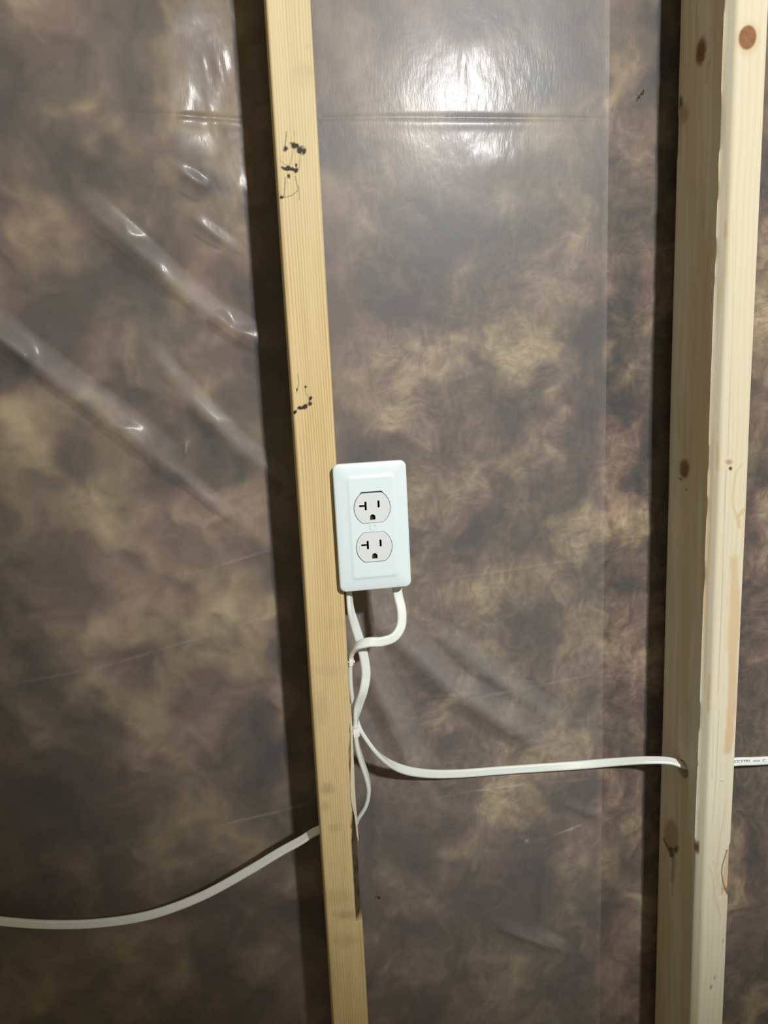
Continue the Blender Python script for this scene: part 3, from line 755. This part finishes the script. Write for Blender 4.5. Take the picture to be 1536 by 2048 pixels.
# screw
bm = bmesh.new()
prev = None
for rr, y in ((1.0, FRONT + .002), (1.0, FRONT - .0001), (.93, FRONT - .0005)):
    lp = [bm.verts.new((screw_r * rr * math.cos(a), y, screw_r * rr * math.sin(a))) for a in np.linspace(0, 2 * math.pi, 25)[:-1]]
    if prev:
        for k in range(24): bm.faces.new((prev[k], prev[(k + 1) % 24], lp[(k + 1) % 24], lp[k]))
    prev = lp
an = math.radians(52); ux, uz = math.cos(an), math.sin(an); hl_, hw_ = .0029, .00042
sl = [bm.verts.new((a * hl_ * ux - b * hw_ * uz, FRONT - .0005, a * hl_ * uz + b * hw_ * ux)) for a, b in ((-1, -1), (1, -1), (1, 1), (-1, 1))]
fill_with_holes(bm, prev, [sl])
bt = walls(bm, sl, FRONT + .0008); bm.faces.new(bt)
scr = bm_obj('screw', bm, MAT['white'], plate, 25); scr['label'] = 'white slotted screw head'
# outlet box behind the plate
bx0, bx1 = STUD_W + .0006 - ctr[0], STUD_W + .0546 - ctr[0]
bm = bmesh.new()
bmesh.ops.create_cube(bm, size=1)
for v in bm.verts:
    v.co = Vector((bx0 + (v.co.x + .5) * (bx1 - bx0), .0006 + (v.co.y + .5) * .066, v.co.z * .090))
bmesh.ops.bevel(bm, geom=bm.edges[:], offset=.002, segments=2, affect='EDGES')
bm_obj('outlet_box', bm, MAT['box'], outlet)

# ------------------------------------------------------------------ cables
def catmull(pts, n=10):
    pts = [np.array(p, float) for p in pts]; out = []
    for i in range(len(pts) - 1):
        p0 = pts[max(i - 1, 0)]; p1 = pts[i]; p2 = pts[i + 1]; p3 = pts[min(i + 2, len(pts) - 1)]
        d1 = np.linalg.norm((p1 - p0)[:3]) ** .5 or 1e-3; d2 = np.linalg.norm((p2 - p1)[:3]) ** .5; d3 = np.linalg.norm((p3 - p2)[:3]) ** .5 or 1e-3
        m1 = (p2 - p1) if i == 0 else d2 * ((p1 - p0) / d1 - (p2 - p0) / (d1 + d2) + (p2 - p1) / d2)
        m2 = (p2 - p1) if i == len(pts) - 2 else d2 * ((p2 - p1) / d2 - (p3 - p1) / (d2 + d3) + (p3 - p2) / d3)
        for k in range(n):
            t = k / n; h00 = 2 * t ** 3 - 3 * t * t + 1; h10 = t ** 3 - 2 * t * t + t; h01 = -2 * t ** 3 + 3 * t * t; h11 = t ** 3 - t * t
            out.append(h00 * p1 + h10 * m1 + h01 * p2 + h11 * m2)
    out.append(pts[-1]); return np.array(out)
def cable(name, ctrl, wide, thick, label):
    """ctrl: (x, y, z, wx, wy, wz): centre and the direction of the flat side"""
    Q = catmull(ctrl, 10)
    P = Q[:, :3]; Wd = Q[:, 3:]
    T = np.gradient(P, axis=0); T /= np.linalg.norm(T, axis=1)[:, None]
    Wd = Wd - (Wd * T).sum(1)[:, None] * T; Wd /= np.linalg.norm(Wd, axis=1)[:, None]
    Nn = np.cross(T, Wd)
    sec = []
    fl = (wide - thick) / 2; r = thick / 2
    for k in range(9): a = -math.pi / 2 + math.pi * k / 8; sec.append((fl + r * math.cos(a), r * math.sin(a)))
    sec.append((fl * .5, r * .90)); sec.append((0, r * .97)); sec.append((-fl * .5, r * .90))
    for k in range(9): a = math.pi / 2 + math.pi * k / 8; sec.append((-fl + r * math.cos(a), r * math.sin(a)))
    sec.append((-fl * .5, -r * .90)); sec.append((0, -r * .97)); sec.append((fl * .5, -r * .90))
    V = []; F = []; m = len(sec)
    for i in range(len(P)):
        for a, b in sec: V.append(P[i] + a * Wd[i] + b * Nn[i])
    for i in range(len(P) - 1):
        for k in range(m): F.append((i * m + k, i * m + (k + 1) % m, (i + 1) * m + (k + 1) % m, (i + 1) * m + k))
    F += [tuple(range(m))[::-1], tuple((len(P) - 1) * m + k for k in range(m))]
    org = P[0]
    o = mesh_obj(name, V, F, MAT['cable'], origin=org)
    bm = bmesh.new(); bm.from_mesh(o.data); bmesh.ops.recalc_face_normals(bm, faces=bm.faces[:]); bm.to_mesh(o.data); bm.free()
    tag(o, label, 'cable', 'white flat electrical cables')
    return o, P, Wd, Nn
def cp(px, py, Y, w): return tuple(px_to(px, py, Y=Y)) + tuple(w)
fX, fY, fZ = (1, 0, 0), (0, 1, 0), (0, 0, 1)
# cable feeding down from the near corner of the box, through this stud and away across the first bay
left_ctrl = [cp(695, 1150, .012, (.5, 1, 0)), cp(698.5, 1192, .012, (.45, 1, 0)), cp(702, 1222, .010, (.6, .8, 0)), cp(711, 1255, .014, (1, .5, 0)), cp(722, 1290, .0175, (1, .25, .2)), cp(729, 1320, .018, (1, .3, .1)), cp(732, 1350, .017, (1, .3, 0)), cp(727, 1382, .015, (1, .35, -.1)),
    cp(717, 1412, .019, (1, .4, -.2)), cp(712, 1440, .022, (.35, 1, 0)), cp(710.5, 1462, .023, (.12, 1, 0)), cp(714, 1490, .024, (.15, 1, 0)), cp(722, 1520, .026, (.3, 1, 0)), cp(733, 1553, .029, (.3, 1, 0)), cp(737.5, 1582, .032, (.2, 1, 0)), cp(731, 1610, .035, (.1, 1, 0)), cp(716, 1634, .039, (.1, 1, .2)),
    (STUD_W + .001, .043, hL[2] + .005, 0, 1, .2), (STUD_W * .5, .0445, hL[2] + .0015, 0, 1, .3), (-.001, .045, hL[2] + .0002, 0, 1, .5), cp(600, 1682, .049, (0, .85, .6)), cp(560, 1704, .054, (0, .75, .7)), cp(500, 1740, .061, (0, .6, .8)), cp(400, 1794, .070, (.0, .45, 1)), cp(300, 1830, .074, (0, .3, 1)), cp(200, 1846, .076, (0, .2, 1)), cp(100, 1849, .077, (0, .15, 1)), cp(0, 1842, .078, (0, .15, 1)), cp(-120, 1825, .078, (0, .2, 1)), cp(-300, 1790, .078, (0, .3, 1))]
cabL = cable('electrical_cable', left_ctrl, .0100, .0046, 'white flat cable looping down through the yellowish stud and sagging across the left bay')
right_ctrl = [cp(790, 1150, .016, (1, .2, 0)), cp(796, 1190, .014, (1, .15, .1)), cp(803, 1222, .010, (1, .1, -.05)), cp(801.5, 1253, .006, (1, .1, -.3)), cp(788, 1274, .002, (.8, .1, -.8)), cp(764, 1283, -.001, (.2, -.1, -1)), cp(738, 1284.5, -.002, (.1, -.35, -1)), cp(718, 1290, .0015, (-.3, -.8, -.7)), cp(705.5, 1302, .010, (-.1, -1, -.2)), cp(700.5, 1322, .015, (0, -1, 0)), cp(700, 1350, .020, (0, -1, 0)), cp(702, 1380, .025, (0, -1, 0)), cp(706, 1410, .031, (.05, -1, 0)), cp(712, 1437, .034, (.2, -1, -.1)),
    cp(719, 1457, .033, (.3, -1, -.2)), cp(731, 1477, .032, (.45, -1, -.35)), cp(750, 1502, .032, (.5, -.8, -.5)), cp(775, 1524, .039, (.4, -.5, -.7)), cp(810, 1540, .052, (.2, -.2, -1)), cp(860, 1547.5, .066, (0, -.1, -1)), cp(920, 1547, .075, (0, -.1, -1)), cp(1000, 1541, .081, (0, -.12, -1)), cp(1080, 1535.5, .081, (0, -.2, -1)), cp(1160, 1530, .075, (0, -.5, -.9)), cp(1230, 1524, .063, (0, -.8, -.6)), cp(1290, 1520.5, .050, (0, -1, -.45)), cp(1340, 1522, .0435, (0, -1, -.4))]
e0 = px_to(1372, 1530, X=X2 + .002)
hx = hR[2]
right_ctrl += [(X2 + .004, hR[1] + .0005, hx + .0035, 0, -1, -.5), (X2 + STUD_W * .6, hR[1], hx + .0025, 0, -.8, -.7), cp(1476, 1523, hR[1] - .002, (0, -.3, -1)), cp(1510, 1522, hR[1] - .002, (0, -.15, -1)), cp(1560, 1519, hR[1] - .001, (0, -.1, -1)), cp(1700, 1509, hR[1], (0, -.1, -1)), cp(1900, 1495, hR[1], (0, -.2, -1))]
cabR, cP, cW, cN = cable('electrical_cable', right_ctrl, .0100, .0046, 'white flat cable curling under the outlet and running across to the drilled pale stud')
# faint grey print on the sheath beyond the pale stud
def text_obj(txt, size, loc, xdir, zdir, mat, parent):
    cu = bpy.data.curves.new('sheath_print', 'FONT'); cu.body = txt; cu.size = size; cu.space_character = 1.15; cu.offset = size * .012
    cu.align_y = 'CENTER'
    t = bpy.data.objects.new('sheath_print', cu); COL.objects.link(t)
    bpy.context.view_layer.update()
    me = bpy.data.meshes.new_from_object(t.evaluated_get(bpy.context.evaluated_depsgraph_get()))
    bpy.data.objects.remove(t)
    x = Vector(xdir).normalized(); z = Vector(zdir); z = (z - z.dot(x) * x).normalized(); n_ = x.cross(z)
    for v in me.vertices: v.co = Vector(loc) + x * v.co.x + z * v.co.y + n_ * v.co.z - Vector(parent.location)
    me.materials.append(mat)
    o = bpy.data.objects.new('sheath_print', me); COL.objects.link(o); o.parent = parent; o['label'] = 'faint grey lettering on the sheath'
pa = px_to(1469, 1523.5, Y=hR[1] - .0047); pb = px_to(1540, 1520.5, Y=hR[1] - .0042)
text_obj('CCTYR)  nnn  C', .0052, pa, pb - pa, (0, -.1, 1), MAT['ink'], cabR)

# staples holding the cables to the stud
def staple(px, py, Y, w, h, out, tilt, label):
    p = px_to(px, py, Y=Y)
    root = empty('cable_staple', tuple(p)); root.rotation_euler = (0, tilt, 0)
    tag(root, label, 'staple', 'white cable staples')
    # saddle: a rounded strap that bridges the cable; spans in y, sticks out in +x
    bm = bmesh.new()
    secs = []
    for zz, k in ((-h / 2, .86), (-h / 2 + .0008, 1.0), (h / 2 - .0008, 1.0), (h / 2, .86)):
        lp = []
        for yy, xx in ((-w / 2, 0), (-w / 2, out * .72 * k), (-w / 2 + .0015, out * k), (w / 2 - .0015, out * k), (w / 2, out * .72 * k), (w / 2, 0)):
            lp.append(bm.verts.new((xx, yy, zz)))
        secs.append(lp)
    for a, b in zip(secs[:-1], secs[1:]):
        for k in range(6): bm.faces.new((a[k], a[(k + 1) % 6], b[(k + 1) % 6], b[k]))
    bm.faces.new(secs[0]); bm.faces.new(secs[-1])
    bm_obj('saddle', bm, MAT['staple'], root, 40)
    for yy in (-w / 2 + .0014, w / 2 - .0014):
        bm = bmesh.new()
        bmesh.ops.create_cone(bm, cap_ends=True, segments=12, radius1=.0015, radius2=.0015, depth=.0011, matrix=Matrix.Translation((out + .0004, yy, 0)) @ Matrix.Rotation(math.pi / 2, 4, 'Y'))
        bmesh.ops.create_cone(bm, cap_ends=True, segments=8, radius1=.0008, radius2=.0002, depth=.016, matrix=Matrix.Translation((out - .0085, yy, 0)) @ Matrix.Rotation(-math.pi / 2, 4, 'Y'))
        bm_obj('nail', bm, MAT['staple'], root)
    return root
staple(704, 1455, .028, .0295, .0098, .0068, -.10, 'white cable staple where two cables join, low on the yellowish stud')
staple(697.2, 1319, .0165, .016, .0085, .0046, .06, 'white cable staple just under the outlet, edge of the yellowish stud')

# ------------------------------------------------------------------ specks caught on the plastic
def speck(px, py, ry, ang_, label):
    p = px_to(px, py, Y=POLY_Y - .0018)
    bm = bmesh.new()
    bmesh.ops.create_icosphere(bm, subdivisions=2, radius=1)
    for v in bm.verts:
        k = 1 + .35 * math.sin(v.co.x * 5 + v.co.z * 3)
        v.co = Vector((v.co.x * ry * .45 * k, v.co.y * ry * .4, v.co.z * ry * k))
    bmesh.ops.rotate(bm, verts=bm.verts[:], matrix=Matrix.Rotation(ang_, 3, 'Y'))
    me = bpy.data.meshes.new('debris_speck'); bm.to_mesh(me); bm.free(); me.materials.append(MAT['speck'])
    o = bpy.data.objects.new('debris_speck', me); COL.objects.link(o); o.location = p
    tag(o, label, 'speck')
speck(1286, 185, .0030, .4, 'tiny brown speck on the plastic, high beside the pale stud')
speck(758, 1795, .0022, -.5, 'tiny black speck on the plastic, low beside the bark-edged stud')
